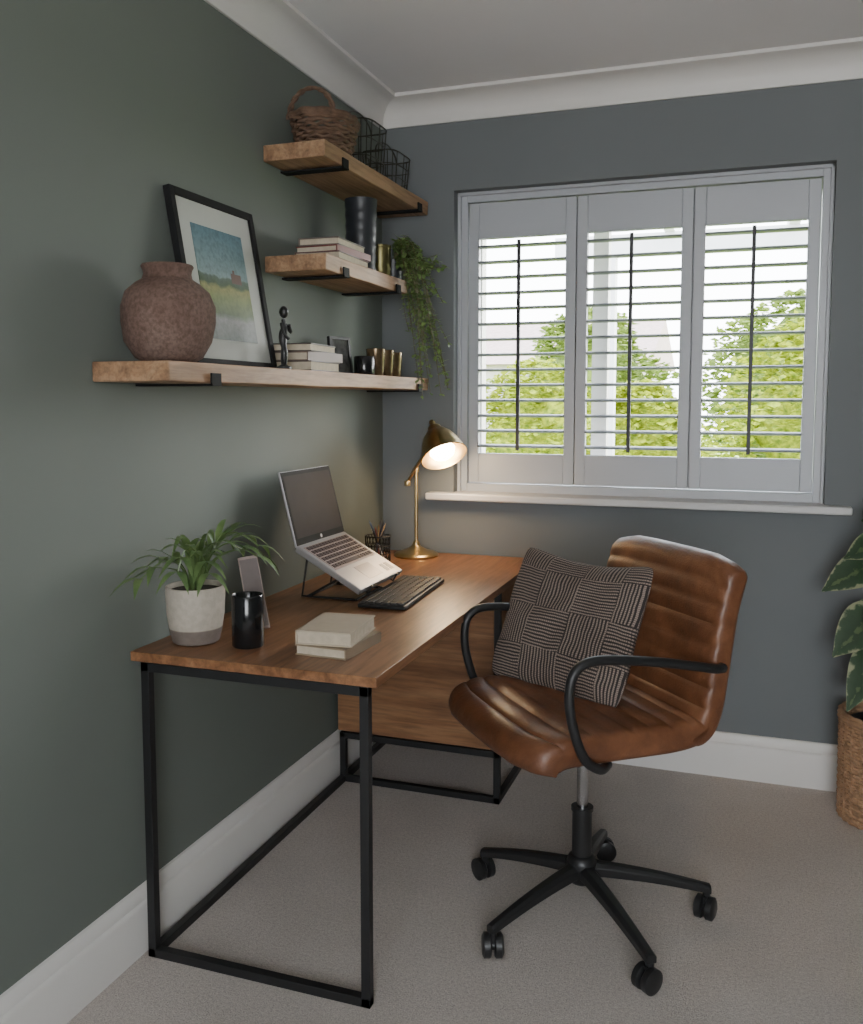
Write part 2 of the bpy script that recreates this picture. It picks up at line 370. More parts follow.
bar(bm,(xl,-.04,t),(xl,-.04,zt)); bar(bm,(xf,ye,t),(xf,-.04,t)); bar(bm,(xl,ye,t),(xl,-.04,t))
put('desk_frame',bm,M['black'],D,world=True,bevel=.0012)
bm=BM(); box(bm,.03,.607,-.505,-.055,.184,.738); put('side_cabinet',bm,M['cab'],D,world=True,bevel=.002)
# ---------------------------------------------------------------- shelves
def shelf(y0,y1,z0,z1,brk,label):
    e=empty('wall_shelf',(0.1,(y0+y1)/2,z0),label,'shelf',group='rustic shelves on the green wall')
    bm=BM(); n=40; rows=[]
    for i in range(n+1):
        y=y0+(y1-y0)*i/n; r=[]
        for (x,z) in ((.002,z0),(.205,z0),(.205,z1),(.002,z1)):
            j=noise.noise(Vector((x*9,y*6,z*20)))*.0025 if x>.1 else 0
            r.append(bm.verts.new((x+j*1.5,y,z+(j if z==z0 else 0))))
        rows.append(r)
    for a,b in zip(rows,rows[1:]):
        for k in range(4): bm.faces.new((a[k],a[(k+1)%4],b[(k+1)%4],b[k]))
    bm.faces.new(rows[0]); bm.faces.new(rows[-1][::-1])
    put('plank',bm,M['shelf'],e,world=True,bevel=.003)
    for y in brk:
        bm=BM(); box(bm,.0,.215,y-.02,y+.02,z0-.008,z0-.0028); box(bm,.2095,.214,y-.02,y+.02,z0-.008,z0+.022)
        put('bracket',bm,M['iron'],e,world=True)
Z1,Z2,Z3=1.449,1.796,2.122
shelf(-1.71,-.03,Z1-.045,Z1,(-1.535,-.14),'long rustic pine wall shelf, lowest')
shelf(-.93,-.26,Z2-.048,Z2,(-.80,-.36),'short rustic pine wall shelf in the middle')
shelf(-.93,-.03,Z3-.048,Z3,(-.80,-.14),'rustic pine wall shelf, highest')
# ---------------------------------------------------------------- books
def book(loc,w,l,t,col,label,rz=0,group=None):
    e=empty('book',loc,label,'book',rot=(0,0,rz)); 
    if group: e['group']=group
    bm=BM(); c=.0036
    box(bm,-w/2,w/2,-l/2,l/2,0,c); box(bm,-w/2,w/2,-l/2,l/2,t-c,t); box(bm,w/2-c,w/2+.001,-l/2,l/2,0,t)
    put('cover',bm,simple('book_cover',col,.55,var=.06),e,bevel=.0006)
    bm=BM(); box(bm,-w/2+.003,w/2-c,-l/2+.003,l/2-.003,c,t-c); put('page_block',bm,M['pages'],e)
g='books on the lowest shelf'
book((.115,-.90,Z1),.145,.215,.030,(.07,.05,.045),'dark brown hardback book lying flat on the shelf',.05+pi,g)
book((.115,-.89,Z1+.030),.14,.21,.027,(.17,.12,.10),'dusty beige hardback book in a flat stack',-.06,g)
book((.115,-.90,Z1+.057),.13,.20,.024,(.05,.035,.03),'dark hardback book on a flat stack',.08+pi,g)
g='books on the middle shelf'
book((.115,-.69,Z2),.15,.25,.026,(.10,.05,.045),'red-brown hardback book lying on the shelf',.04+pi,g)
book((.115,-.68,Z2+.026),.145,.235,.021,(.17,.045,.04),'brick-red hardback book in a flat stack',-.05,g)
book((.115,-.69,Z2+.047),.135,.22,.024,(.14,.11,.10),'grey-brown hardback on top of a flat stack',.03+pi,g)
g='books on the desk'
book((.470,-1.42,.762),.135,.185,.026,(.24,.18,.12),'beige book lying flat on the desk',-.06,g)
book((.460,-1.41,.788),.138,.19,.034,(.44,.37,.28),'cream paperback on top of another book',.10+pi,g)
# ---------------------------------------------------------------- picture frame
fa=math.atan2(.075,.44)
PF=empty('picture_frame',(.100,-1.235,Z1+.001),'black-framed landscape picture leaning on the wall','picture',rot=(0,-fa,0))
fw,fh=.40,.455
bm=BM(); q=.020
box(bm,-.02,0,-fw/2,-fw/2+q,0,fh); box(bm,-.02,0,fw/2-q,fw/2,0,fh); box(bm,-.02,0,-fw/2+q,fw/2-q,0,q); box(bm,-.02,0,-fw/2+q,fw/2-q,fh-q,fh)
put('frame',bm,M['iron'],PF,bevel=.0015)
bm=BM(); box(bm,-.016,-.008,-fw/2+q,fw/2-q,q,fh-q); put('mount_board',bm,simple('mount_card',(.42,.43,.40),.8,var=.02),PF)
bm=BM(); box(bm,-.008,-.0065,-.122,.122,.075,.375)
m,nt,b=new_mat('landscape_painting'); tc=nt.nodes.new('ShaderNodeTexCoord'); sep=nt.nodes.new('ShaderNodeSeparateXYZ'); nt.links.new(tc.outputs['Object'],sep.inputs[0])
f=ntex(nt,tc.outputs['Object'],22,5); f2=ntex(nt,tc.outputs['Object'],90,3)
zz=math_n(nt,'ADD',math_n(nt,'MULTIPLY',math_n(nt,'SUBTRACT',sep.outputs[2],.075),3.33),math_n(nt,'MULTIPLY',math_n(nt,'SUBTRACT',f,.5),.12))
c=ramp(nt,zz,[(0,(.14,.16,.15)),(.18,(.24,.25,.23)),(.24,(.10,.14,.06)),(.38,(.18,.22,.07)),(.47,(.26,.26,.09)),(.5,(.06,.10,.05)),(.56,(.08,.12,.09)),(.58,(.20,.28,.29)),(1,(.08,.16,.20))])
nt.links.new(mixc(nt,1,c,ramp(nt,f2,[(.3,(.7,.7,.7)),(.6,(1,1,1))]),'MULTIPLY'),b.inputs['Base Color']); b.inputs['Roughness'].default_value=.5; b.inputs['Specular IOR Level'].default_value=.2
art=put('painting',bm,m,PF)
bm=BM(); box(bm,-.0064,-.006,.035,.085,.235,.262); box(bm,-.0064,-.006,.045,.055,.262,.272)
put('painted_cottage',bm,simple('cottage_paint',(.10,.05,.035),.6),PF)
# ---------------------------------------------------------------- terracotta vase
bm=BM(); pr=[(0,0),(.055,0),(.077,.012),(.099,.05),(.108,.095),(.107,.13),(.095,.163),(.072,.184),(.057,.193),(.054,.205),(.056,.215),(.060,.222),(.058,.226),(.050,.224),(.047,.20),(.06,.17),(.06,.1),(0,.08)]
lathe(bm,pr,56)
for v in bm.verts:
    n=noise.noise(v.co*14); v.co+=Vector((v.co.x,v.co.y,0)).normalized()*n*.003 if v.co.xy.length>0 else Vector()
put('vase',bm,M['terra'],loc=(.112,-1.575,Z1),smooth=True,label='round weathered terracotta vase on the wall shelf',category='vase')
# figurine
bm=BM()
lathe(bm,[(0,0),(.022,0),(.022,.008),(.012,.012),(.006,.016),(0,.016)],20)
tube(bm,catmull([(0,0,.014),(.004,-.004,.05),(-.003,.002,.085),(.003,.0,.12),(.0,.0,.140)],5),[.008,.009,.010,.010,.010,.010,.009,.008,.009,.011,.012,.013,.013,.012,.010,.008,.006,.005,.006,.006,.006],10)
tube(bm,catmull([(.0,-.012,.128),(.012,-.020,.10),(.020,-.006,.085)],4),.0045,8); tube(bm,catmull([(0,.012,.128),(.014,.018,.105),(.016,.004,.125)],4),.0045,8)
bmesh.ops.create_icosphere(bm,subdivisions=2,radius=.014,matrix=Matrix.Translation((.002,0,.160))@Matrix.Diagonal((1,.85,1.25,1)))
put('figurine',bm,M['bplastic'],loc=(.155,-1.10,Z1),smooth=True,label='slim black standing figurine on the shelf',category='figurine')
# small frame, box, cups
e=empty('small_frame',(.10,-.58,Z1),'small dark tabletop photo frame on the shelf','picture frame',rot=(0,-.15,-.3))
bm=BM(); box(bm,-.012,0,-.05,-.04,0,.13); box(bm,-.012,0,.04,.05,0,.13); box(bm,-.012,0,-.04,.04,0,.01); box(bm,-.012,0,-.04,.04,.12,.13); put('frame',bm,M['black'],e)
bm=BM(); box(bm,-.01,-.004,-.04,.04,.01,.12); put('photo',bm,simple('dark_print',(.05,.05,.047),.6,var=.7,scale=30,spec=.1),e)
bm=BM(); lathe(bm,[(0,0),(.034,0),(.036,.004),(.036,.062),(.033,.066),(.031,.064),(.031,.01),(0,.008)],28); put('candle_jar',bm,M['bglaze'],loc=(.135,-.49,Z1),smooth=True,label='small black ceramic candle jar on the shelf',category='candle')
for k,(y,h) in enumerate(((-.40,.095),(-.315,.095),(-.235,.09))):
    bm=BM(); lathe(bm,[(0,0),(.026,0),(.028,.003),(.035,h),(.033,h+.001),(.027,.008),(0,.007)],28)
    for v in bm.verts:
        if .004<v.co.z<h-.01: v.co.xy*=1+.03*math.sin(8*math.atan2(v.co.y,v.co.x))*math.sin(v.co.z*200)
    put('tumbler',bm,M['amber'],loc=(.14,y,Z1),smooth=True,label='smoky amber patterned glass tumbler on the shelf',category='glass',group='tumblers on the lowest shelf')
# middle shelf vase + tin
bm=BM(); pr=[(0,0),(.046,0),(.05,.004)]+[(.050+.0012*math.sin(i*1.9)+.004*i/20,.006+.011*i) for i in range(22)]+[(.056,.250),(.050,.25),(.048,.02),(0,.02)]
lathe(bm,pr,40); put('vase',bm,M['navy'],loc=(.12,-.475,Z2),smooth=True,label='tall dark ribbed ceramic vase on the shelf',category='vase')
bm=BM(); lathe(bm,[(0,0),(.034,0),(.036,.004),(.036,.10),(.038,.102),(.038,.11),(.034,.11),(.033,.01),(0,.01)],32); put('canister',bm,M['greenbrass'],loc=(.15,-.375,Z2),smooth=True,label='aged gold metal canister on the shelf',category='canister')
# ---------------------------------------------------------------- trailing plant
TP=empty('trailing_plant',(.165,-.293,Z2),'leafy green trailing plant spilling over the shelf end','plant')
bm=BM(); lathe(bm,[(0,0),(.030,0),(.036,.07),(.034,.07),(.029,.01),(0,.01)],28); put('pot',bm,M['navy'],TP,smooth=True)
bm=BM(); lv=BM()
for i in range(44):
    a=random.uniform(-.9,1.3); L=random.uniform(.05,.12); dn=random.choice([.08,.12,.16,.22,.28,.34,.40]) if i>10 else -.06
    x,y=math.cos(a)*L,math.sin(a)*L
    end=Vector((x*1.2+random.uniform(-.01,.08),y*1.1+.02+random.uniform(-.03,.05),-dn+random.uniform(-.02,.05)))
    if end.y>.22: end.y=.22
    pts=catmull([(0,0,.06),(x*.6,y*.6,.10+random.uniform(0,.05)),(x,y,.05),tuple(Vector((x,y,.05)).lerp(end,.55)+Vector((random.uniform(-.02,.02),random.uniform(-.02,.02),0))),tuple(end)],6)
    tube(bm,pts,.0013,5)
    for k in range(3,len(pts)):
        for s in range(2):
            p=pts[k]; d=Vector((random.uniform(-1,1),random.uniform(-1,1),random.uniform(-.8,.3))).normalized(); l=random.uniform(.013,.026)
            leaf(lv,[p,p+d*l*.35,p+d*l*.7,p+d*l],l*.75,.1)
put('stem',bm,M['stem'],TP); put('foliage',lv,M['ivy'],TP,smooth=True)
# ---------------------------------------------------------------- rattan basket
RB=empty('wicker_basket',(.115,-.74,Z3),'small brown wicker basket with an arched handle','basket')
bm=BM(); nr=9
def rb(z): return .076+.028*(z/.105)**.8
for i in range(nr):
    z=.006+i*.0112; R=rb(z); pts=[]
    for k in range(72):
        a=2*pi*k/72; rr=R+.004*math.cos(k*pi/3+i*pi)
        pts.append((rr*.92*math.cos(a),rr*1.18*math.sin(a),z+.002*math.sin(k*1.3+i)))
    tube(bm,pts,.006,6,closed=True)
for z in (.105,.113):
    tube(bm,[((rb(z)+.004*math.cos(k))*.92*math.cos(2*pi*k/60),(rb(z)+.004*math.cos(k))*1.18*math.sin(2*pi*k/60),z) for k in range(60)],.007,6,closed=True)
lathe(bm,[(0,.004),(.074,.004),(.078,.01),(0,.012)],32,sx=.92,sy=1.18)
put('woven_body',bm,M['rattan'],RB,smooth=True)
bm=BM()
for o in (0,pi):
    pts=[]
    for k in range(33):
        a=pi*k/32; r=.005
        pts.append((-.075*math.cos(a)+r*math.cos(k*.9+o)-.01,-.075+r*math.sin(k*.9+o),.105+.085*math.sin(a)))
    tube(bm,pts,.0055,7)
put('handle',bm,M['rattan'],RB,smooth=True)
# wire baskets
def wire_basket(loc,w,l,h,label,rz=0,arch=True):
    e=empty('wire_basket',loc,label,'basket',rot=(0,0,rz),group='wire baskets on the highest shelf')
    bm=BM(); r=.0018
    def loop(z,s=1):
        pts=[]; 
        for k in range(32):
            a=2*pi*k/32; c,s_=math.cos(a),math.sin(a)
            pts.append((w/2*s*math.copysign(abs(c)**.5,c),l/2*s*math.copysign(abs(s_)**.5,s_),z))
        return pts
    lo=loop(.004,.85); hi=loop(h,1)
    for z,s in ((.004,.85),(h*.33,.9),(h*.66,.95),(h,1)): tube(bm,loop(z,s),r if z<h else .0028,6,closed=True)
    for k in range(0,32,2): tube(bm,[lo[k],hi[k]],r,5)
    for k in range(-3,4): tube(bm,[(k*w*.12,-l*.4,.004),(k*w*.12,l*.4,.004)],r,5)
    put('wire_body',bm,M['wire'],e)
    bm=BM()
    tube(bm,[(0,-l/2*math.cos(pi*k/20),h+.045*math.sin(pi*k/20)) for k in range(21)],.0028,6)
    put('handle',bm,M['wire'],e)
wire_basket((.11,-.46,Z3),.15,.20,.17,'dark wire basket with a hoop handle')
wire_basket((.11,-.22,Z3),.14,.20,.13,'smaller dark wire basket beside another')
# ---------------------------------------------------------------- desk lamp
LP=empty('desk_lamp',(.185,-.112,.762),'antique brass desk lamp, lit, on the desk','lamp')
bm=BM(); lathe(bm,[(0,0),(.085,0),(.087,.006),(.083,.012),(.070,.017),(.045,.024),(.022,.036),(.012,.046),(0,.046)],48); put('lamp_base',bm,M['brass'],LP,smooth=True)
bm=BM(); cyl(bm,(0,0,.04),(0,0,.335),.0065,seg=20); lathe(bm,[(0,.03),(.012,.03),(.014,.05),(.008,.06),(0,.06)],20); 
lathe(bm,[(0,0),(.010,.004),(.011,.014),(.010,.024),(0,.028)],20,c=(0,0,.322)); put('pole',bm,M['brass'],LP,smooth=True)
bm=BM(); tube(bm,[(-.036,-.0,.285),(0,-.014,.338),(.070,-.020,.44)],.0055,12); lathe(bm,[(0,-.012),(.011,-.01),(.013,0),(.011,.01),(0,.012)],16,c=(-.036,0,.282))
put('arm',bm,M['brass'],LP,smooth=True)
smt=Matrix.Translation((.098,-.028,.458))@Matrix.Rotation(math.radians(-30),4,'Y')@Matrix.Rotation(math.radians(-24),4,'X')@Matrix.Scale(1.08,4)
bm=BM(); pr=[(.0,.078),(.007,.077),(.011,.070),(.011,.058),(.018,.052),(.024,.046),(.026,.034),(.040,.022),(.054,.004),(.065,-.020),(.073,-.045),(.079,-.066),(.083,-.074),(.081,-.076),(.076,-.066),(.070,-.045),(.062,-.020),(.051,.003),(.036,.018),(.0,.03)]
lathe(bm,pr,48,mtx=smt); put('lamp_shade',bm,M['brass'],LP,smooth=True)
bm=BM(); lathe(bm,[(0,-.084),(.020,-.081),(.038,-.069),(.046,-.052),(.037,-.034),(.017,-.018),(.014,-.003),(0,-.002)],28,mtx=smt); put('bulb',bm,M['bulb'],LP,smooth=True)
ld=bpy.data.lights.new('lamp_glow','POINT'); ld.energy=3.4; ld.color=(1,.72,.42); ld.shadow_soft_size=.03
lo=bpy.data.objects.new('lamp_glow',ld); bpy.context.collection.objects.link(lo); lo.parent=LP; lo.location=smt@Vector((0,0,-.115))
# ---------------------------------------------------------------- pencil pot
PH=empty('pencil_holder',(.085,-.26,.762),'dark wire pencil pot holding pens','pencil pot')
bm=BM()
for z in (.003,.03,.06,.095): tube(bm,[(.047*math.cos(2*pi*k/28),.047*math.sin(2*pi*k/28),z) for k in range(28)],.0022,6,closed=True)
for k in range(22): a=2*pi*k/22; cyl(bm,(.047*math.cos(a),.047*math.sin(a),.002),(.047*math.cos(a+.5),.047*math.sin(a+.5),.095),.0016,seg=5)
lathe(bm,[(0,.0),(.047,.0),(.047,.004),(0,.004)],24); put('wire_cup',bm,M['black'],PH)
for k in range(9):
    a=k*.75; bm=BM(); d=Vector((math.cos(a)*.06,math.sin(a)*.06,.12+.015*(k%3))); p=Vector((-d.x*.45,-d.y*.45,.006))
    cyl(bm,p,p+d*.88,.0036,seg=8); cyl(bm,p+d*.88,p+d,.0036,.0006,8)
    put('pencil',bm,simple('pencil_paint',[(.03,.03,.035),(.35,.22,.10),(.05,.05,.06),(.20,.05,.04),(.4,.38,.35),(.04,.06,.1)][k%6],.4),PH)
# ---------------------------------------------------------------- laptop on stand
LT=empty('laptop',(.135,-.83,.762),'open silver laptop propped on a stand','laptop')
# local coords: x away from wall, z up from desk
bx0,bz0=.0,.168; ang=math.atan2(-.118,.209); 
mt=Matrix.Translation((bx0,0,bz0))@Matrix.Rotation(-ang,4,'Y')
lw=.335; ldp=.238
bm=BM(); box(bm,0,ldp,-lw/2,lw/2,-.019,0,mt); put('laptop_base',bm,M['silver'],LT,bevel=.003)
bm=BM(); box(bm,.014,.136,-lw/2+.018,lw/2-.018,0,.0008,mt); put('keyboard_well',bm,simple('well',(.28,.21,.20),.5),LT)
bm=BM(); kp=.0192
for r in range(6):
    x=.018+r*kp; n=14
    for c in range(n):
        if r==5 and 3<c<9: continue
        w=(lw-.046)/n; y=-lw/2+.023+c*w; box(bm,x,x+kp-.0056,y+.0028,y+w-.0028,.0008,.0026,mt)
w=(lw-.046)/14; box(bm,.018+5*kp,.018+6*kp-.0056,-lw/2+.023+4*w,-lw/2+.023+9*w,.0008,.0026,mt)
put('keyboard',bm,simple('laptop_keys',(.05,.03,.03),.6,spec=.3),LT)
bm=BM(); box(bm,.152,.215,-.055,.05,0,.0006,mt); put('touchpad',bm,simple('pad',(.14,.13,.135),.35,.3,var=.02),LT,bevel=.0002)
for (yy,c_) in ((.085,(.03,.04,.07)),(.118,(.04,.04,.045))):
    bm=BM(); box(bm,.180,.215,yy,yy+.024,0,.0005,mt); put('sticker',bm,simple('sticker_print',c_,.4,var=.3),LT)
st=Matrix.Translation((bx0,0,bz0))@Matrix.Rotation(math.radians(-14),4,'Y')
bm=BM(); box(bm,-.009,-.001,-lw/2,lw/2,-.004,.226,st); put('lid',bm,M['silver'],LT,bevel=.002)
bm=BM(); box(bm,-.001,0,-lw/2+.002,lw/2-.002,0,.224,st); put('bezel',bm,simple('bezel_plastic',(.010,.010,.010),.6,spec=.05),LT)
bm=BM(); box(bm,0,.0006,-lw/2+.012,lw/2-.012,.020,.212,st); put('screen',bm,simple('screen_glass',(.028,.023,.021),.6,var=.05,spec=.05),LT)
bm=BM(); lathe(bm,[(0,0),(.006,0),(.006,.0004),(0,.0004)],20,mtx=st@Matrix.Translation((0,0,.010))@Matrix.Rotation(pi/2,4,'Y')); put('maker_badge',bm,M['silver'],LT)
ST=empty('laptop_stand',(.135,-.83,.762),'black folding stand under the laptop','laptop stand')
bm=BM()
for y in (-.10,.10):
    a=mt@Vector((.005,y,-.0235)); b2=mt@Vector((.225,y,-.0235))
    tube(bm,[a,b2],.004,8); tube(bm,[(a.x+.01,y,a.z),(-.02,y,.004),(.16,y,.004)],.004,8); tube(bm,[(.0,y,.004),mt@Vector((.15,y,-.0255))],.004,8)
    tube(bm,[b2,mt@Vector((.243,y,-.0235)),mt@Vector((.243,y,.004))],.003,8)
tube(bm,[(.0,-.10,.004),(.0,.10,.004)],.004,8); tube(bm,[(.16,-.10,.004),(.16,.10,.004)],.004,8)
put('stand_frame',bm,M['black'],ST)
# keyboard
KB=empty('keyboard',(.397,-.795,.762),'black wireless keyboard lying on the desk','keyboard',rot=(0,0,.06))
bm=BM(); kw=.145; kl=.43; box(bm,-kw/2,kw/2,-kl/2,kl/2,.002,.014); put('keyboard_body',bm,M['bplastic'],KB,bevel=.003)
bm=BM()
for r in range(6):
    for c in range(20):
        if r==5 and 4<c<11: continue
        a=-kw/2+.006+r*.0225; y=-kl/2+.006+c*.0209
        box(bm,a,a+.0185,y,y+.0172,.014,.0205)
a=-kw/2+.006+5*.0225; box(bm,a,a+.0185,-kl/2+.006+5*.0209,-kl/2+.006+11*.0209-.004,.014,.0205)
put('keycaps',bm,simple('keycap',(.03,.028,.028),.5),KB,bevel=.001)
# ---------------------------------------------------------------- black pot, phone card
bm=BM(); lathe(bm,[(0,0),(.036,0),(.039,.004),(.039,.125),(.037,.128),(.035,.125),(.035,.05),(0,.045)],36); put('pot',bm,M['bglaze'],loc=(.250,-1.475,.762),smooth=True,label='small glossy black pot on the desk',category='pot')
CC=empty('phone',(.21,-1.345,.7625),'slim phone propped upright on the desk','phone',rot=(.12,-.30,-.9))
bm=BM(); box(bm,-.004,.004,-.026,.026,.004,.20); put('phone_body',bm,simple('rose_case',(.30,.23,.21),.4),CC,bevel=.003)
bm=BM(); box(bm,.004,.0046,-.023,.023,.012,.192); put('screen',bm,simple('phone_glass',(.15,.12,.115),.3),CC)
# ---------------------------------------------------------------- potted plant on desk
PP=empty('potted_plant',(.105,-1.480,.762),'arching green houseplant in a two-tone ceramic pot','plant')
bm=BM(); lathe(bm,[(0,0),(.052,0),(.058,.004),(.064,.03),(.070,.07),(.073,.13),(.072,.142),(.067,.142),(.065,.12),(.05,.02),(0,.02)],48); put('pot',bm,M['potclay'],PP,smooth=True)
bm=BM(); lathe(bm,[(0,.132),(.065,.13),(.065,.122),(0,.122)],24); put('soil',bm,M['soil'],PP)
bm=BM(); lv=BM()
fr=[(-95,.18,.10,1),(-68,.17,.13,1),(-120,.13,.10,0),(-45,.14,.11,1),(85,.18,.12,1),(60,.17,.15,1),(110,.14,.12,0),(30,.14,.13,1),(10,.12,.14,0),(-20,.12,.11,0),(-80,.12,.16,0),(-105,.20,.08,0),(50,.18,.10,0),(95,.18,.09,0),(0,.05,.16,0),(180,.05,.15,0)]
def cx(p):
    p=Vector(p)
    if p.x<-.09: p.x=-.09
    return p
for i,(dg_,L,h,pin) in enumerate(fr):
    a=math.radians(dg_); h*=.85
    d=Vector((math.cos(a),math.sin(a),0)); b0=Vector((d.x*.012,d.y*.012,.13))
    pts=[cx(p) for p in catmull([b0,b0+d*L*.22+Vector((0,0,h*.8)),b0+d*L*.58+Vector((0,0,h*1.05)),b0+d*L*1.0+Vector((0,0,h*.72))],5)]
    if pin:
        tube(bm,pts,.0018,5)
        for k in (6,9,12,15):
            t=(pts[k]-pts[k-1]).normalized(); s=t.cross(Vector((0,0,1))).normalized()
            for sg in (-1,1):
                dd=(t*1.1+s*sg*.6).normalized(); l=.092*(1-.2*(k-5)/12); p=pts[k]
                leaf(lv,[cx(q_) for q_ in (p,p+dd*l*.25+Vector((0,0,.008)),p+dd*l*.5+Vector((0,0,.010)),p+dd*l*.75+Vector((0,0,.004)),p+dd*l-Vector((0,0,l*.10)))],.019,.2)
    else:
        tube(bm,pts[:6],.002,5); leaf(lv,pts,.023,.25)
put('stem',bm,M['leaf'],PP); put('foliage',lv,M['leaf'],PP,smooth=True)
# ---------------------------------------------------------------- office chair
CH=empty('office_chair',(1.0,-1.062,0),'tan leather swivel office chair with black arms','chair',rot=(0,0,math.radians(221)))
def pad(path,ht,Wd,pitch,amp,crown=.0):
    c=catmull([(x,0,z) for x,z in path],14); n=len(c); s=[0]
    for a,b in zip(c,c[1:]): s.append(s[-1]+(b-a).length)
    T=s[-1]; top=[];bot=[]
    for i in range(n):
        t=(c[min(i+1,n-1)]-c[max(i-1,0)]).normalized(); nn=Vector((t.z,0,-t.x)); r=ht*.85
        d=min(s[i],T-s[i]); e=math.sqrt(max(0,1-((r-d)/r)**2)) if d<r else 1
        ch=amp*(abs(math.sin(pi*s[i]/pitch))**.3-1)
        top.append((c[i],nn*(ht*e+ch*e))); bot.append((c[i],-nn*ht*e*.8))
    loop=top+bot[::-1][1:-1]
    bm=BM(); rings=[]
    prof=[(-1,.30),(-.994,.55),(-.982,.76),(-.958,.90),(-.92,.97),(-.87,1),(-.65,1.02),(-.3,1.03),(0,1.03),(.3,1.03),(.65,1.02),(.87,1),(.92,.97),(.958,.90),(.982,.76),(.994,.55),(1,.30)]
    for yy,k in prof: rings.append([bm.verts.new((p.x+o.x*k,yy*Wd,p.z+o.z*k)) for p,o in loop])
    m_=len(loop)
    for a,b in zip(rings,rings[1:]):
        for k in range(m_): bm.faces.new((a[k],a[(k+1)%m_],b[(k+1)%m_],b[k]))
    bm.faces.new(rings[0]); bm.faces.new(rings[-1][::-1])
    bmesh.ops.remove_doubles(bm,verts=bm.verts[:],dist=.0003)
    return bm
sp=[(.272,.508),(.270,.526),(.250,.542),(.20,.549),(.10,.549),(-.03,.546),(-.11,.545),(-.17,.552),(-.20,.566)]
bm=pad(sp,.042,.268,.056,.009)
for v in bm.verts:
    if v.co.x>.10: v.co.x-=.045*(abs(v.co.y)/.268)**5*min(1,(v.co.x-.10)/.17)
o=put('seat',bm,M['leather'],CH,smooth=True)
bp_=[(-.150,.538),(-.190,.553),(-.214,.590),(-.228,.65),(-.243,.75),(-.262,.86),(-.290,.978)]
bm=pad(bp_,.036,.268,.052,.009)
for v in bm.verts:
    if v.co.z>.85: v.co.z-=.034*(abs(v.co.y)/.268)**6*min(1,(v.co.z-.85)/.13)
put('backrest',bm,M['leather'],CH,smooth=True)
bm=BM(); box(bm,-.12,.10,-.10,.10,.475,.512); box(bm,-.05,.07,-.06,.06,.425,.475); tube(bm,[(.0,-.06,.46),(.0,-.20,.465)],.005,8); put('seat_mechanism',bm,M['black'],CH,bevel=.004)
for sg in (1,-1):
    bm=BM(); y=sg*.292
    pts=catmull([(.07,sg*.238,.505),(.115,sg*.278,.514),(.165,y,.55),(.195,y,.62),(.208,y,.70),(.192,y,.758),(.135,y,.776),(.0,y,.760),(-.12,y,.737),(-.19,y,.722),(-.225,sg*.280,.716)],8)
    tube(bm,pts,.0115,12); tube(bm,[pts[-1],Vector((-.235,sg*.245,.712))],.0115,12)
    put('armrest',bm,M['black'],CH,smooth=True)
OF=Vector((.0,.012,0))
bm=BM(); cyl(bm,OF+Vector((0,0,.13)),OF+Vector((0,0,.29)),.026,seg=28); cyl(bm,OF+Vector((0,0,.285)),OF+Vector((0,0,.295)),.029,seg=28); put('column',bm,M['bplastic'],CH,smooth=True)
bm=BM(); cyl(bm,OF+Vector((0,0,.29)),OF+Vector((0,0,.43)),.015,seg=24); put('gas_lift',bm,M['steel'],CH,smooth=True)
bm=BM(); lathe(bm,[(0,.09),(.03,.09),(.038,.10),(.040,.145),(.034,.16),(.026,.165),(0,.165)],28,c=OF); put('base_hub',bm,M['bplastic'],CH,smooth=True)
OF2=Vector((-.004,.030,0))
for k in range(5):
    a=math.radians(19+72*k-221); d=Vector((math.cos(a),math.sin(a),0)); s=Vector((-d.y,d.x,0))
    bm=BM(); R=.318; rings=[]
    for f in range(9):
        u=f/8; r=.03+u*(R-.02); w=.021-.008*u; h=.017-.006*u; zc=.128-.050*u+.006*math.sin(pi*u)
        rings.append([bm.verts.new(OF.lerp(OF2,u)+d*r+s*w*cx_+Vector((0,0,zc+h*cz_))) for cx_,cz_ in ((-1,-1),(-1,.4),(-.5,1),(.5,1),(1,.4),(1,-1))])
    for A_,B_ in zip(rings,rings[1:]):
        for j in range(6): bm.faces.new((A_[j],A_[(j+1)%6],B_[(j+1)%6],B_[j]))
    bm.faces.new(rings[0]); bm.faces.new(rings[-1][::-1])
    put('base_leg',bm,M['bplastic'],CH,bevel=.002)
    bm=BM(); ca=a+.9*(k%3)-.6; wd=Vector((math.cos(ca),math.sin(ca),0)); c0=OF2+d*R
    cyl(bm,c0+Vector((0,0,.045)),c0+Vector((0,0,.082)),.010,seg=14)
    cc=c0-Vector((-wd.y,wd.x,0))*.008+Vector((0,0,.030))
    for sg in (-1,1):
        p0=cc+wd*sg*.004; p1=cc+wd*sg*.026
        tube(bm,[p0,p0.lerp(p1,.15),p0.lerp(p1,.8),p1],[.026,.030,.030,.022],26)
    tube(bm,[cc-wd*.008,cc+wd*.008],.012,12); box(bm,-.006,.006,-.006,.006,0,.03,Matrix.Translation(cc)@Matrix.Rotation(ca,4,'Z'))
    put('caster',bm,M['bplastic'],CH,smooth=True)
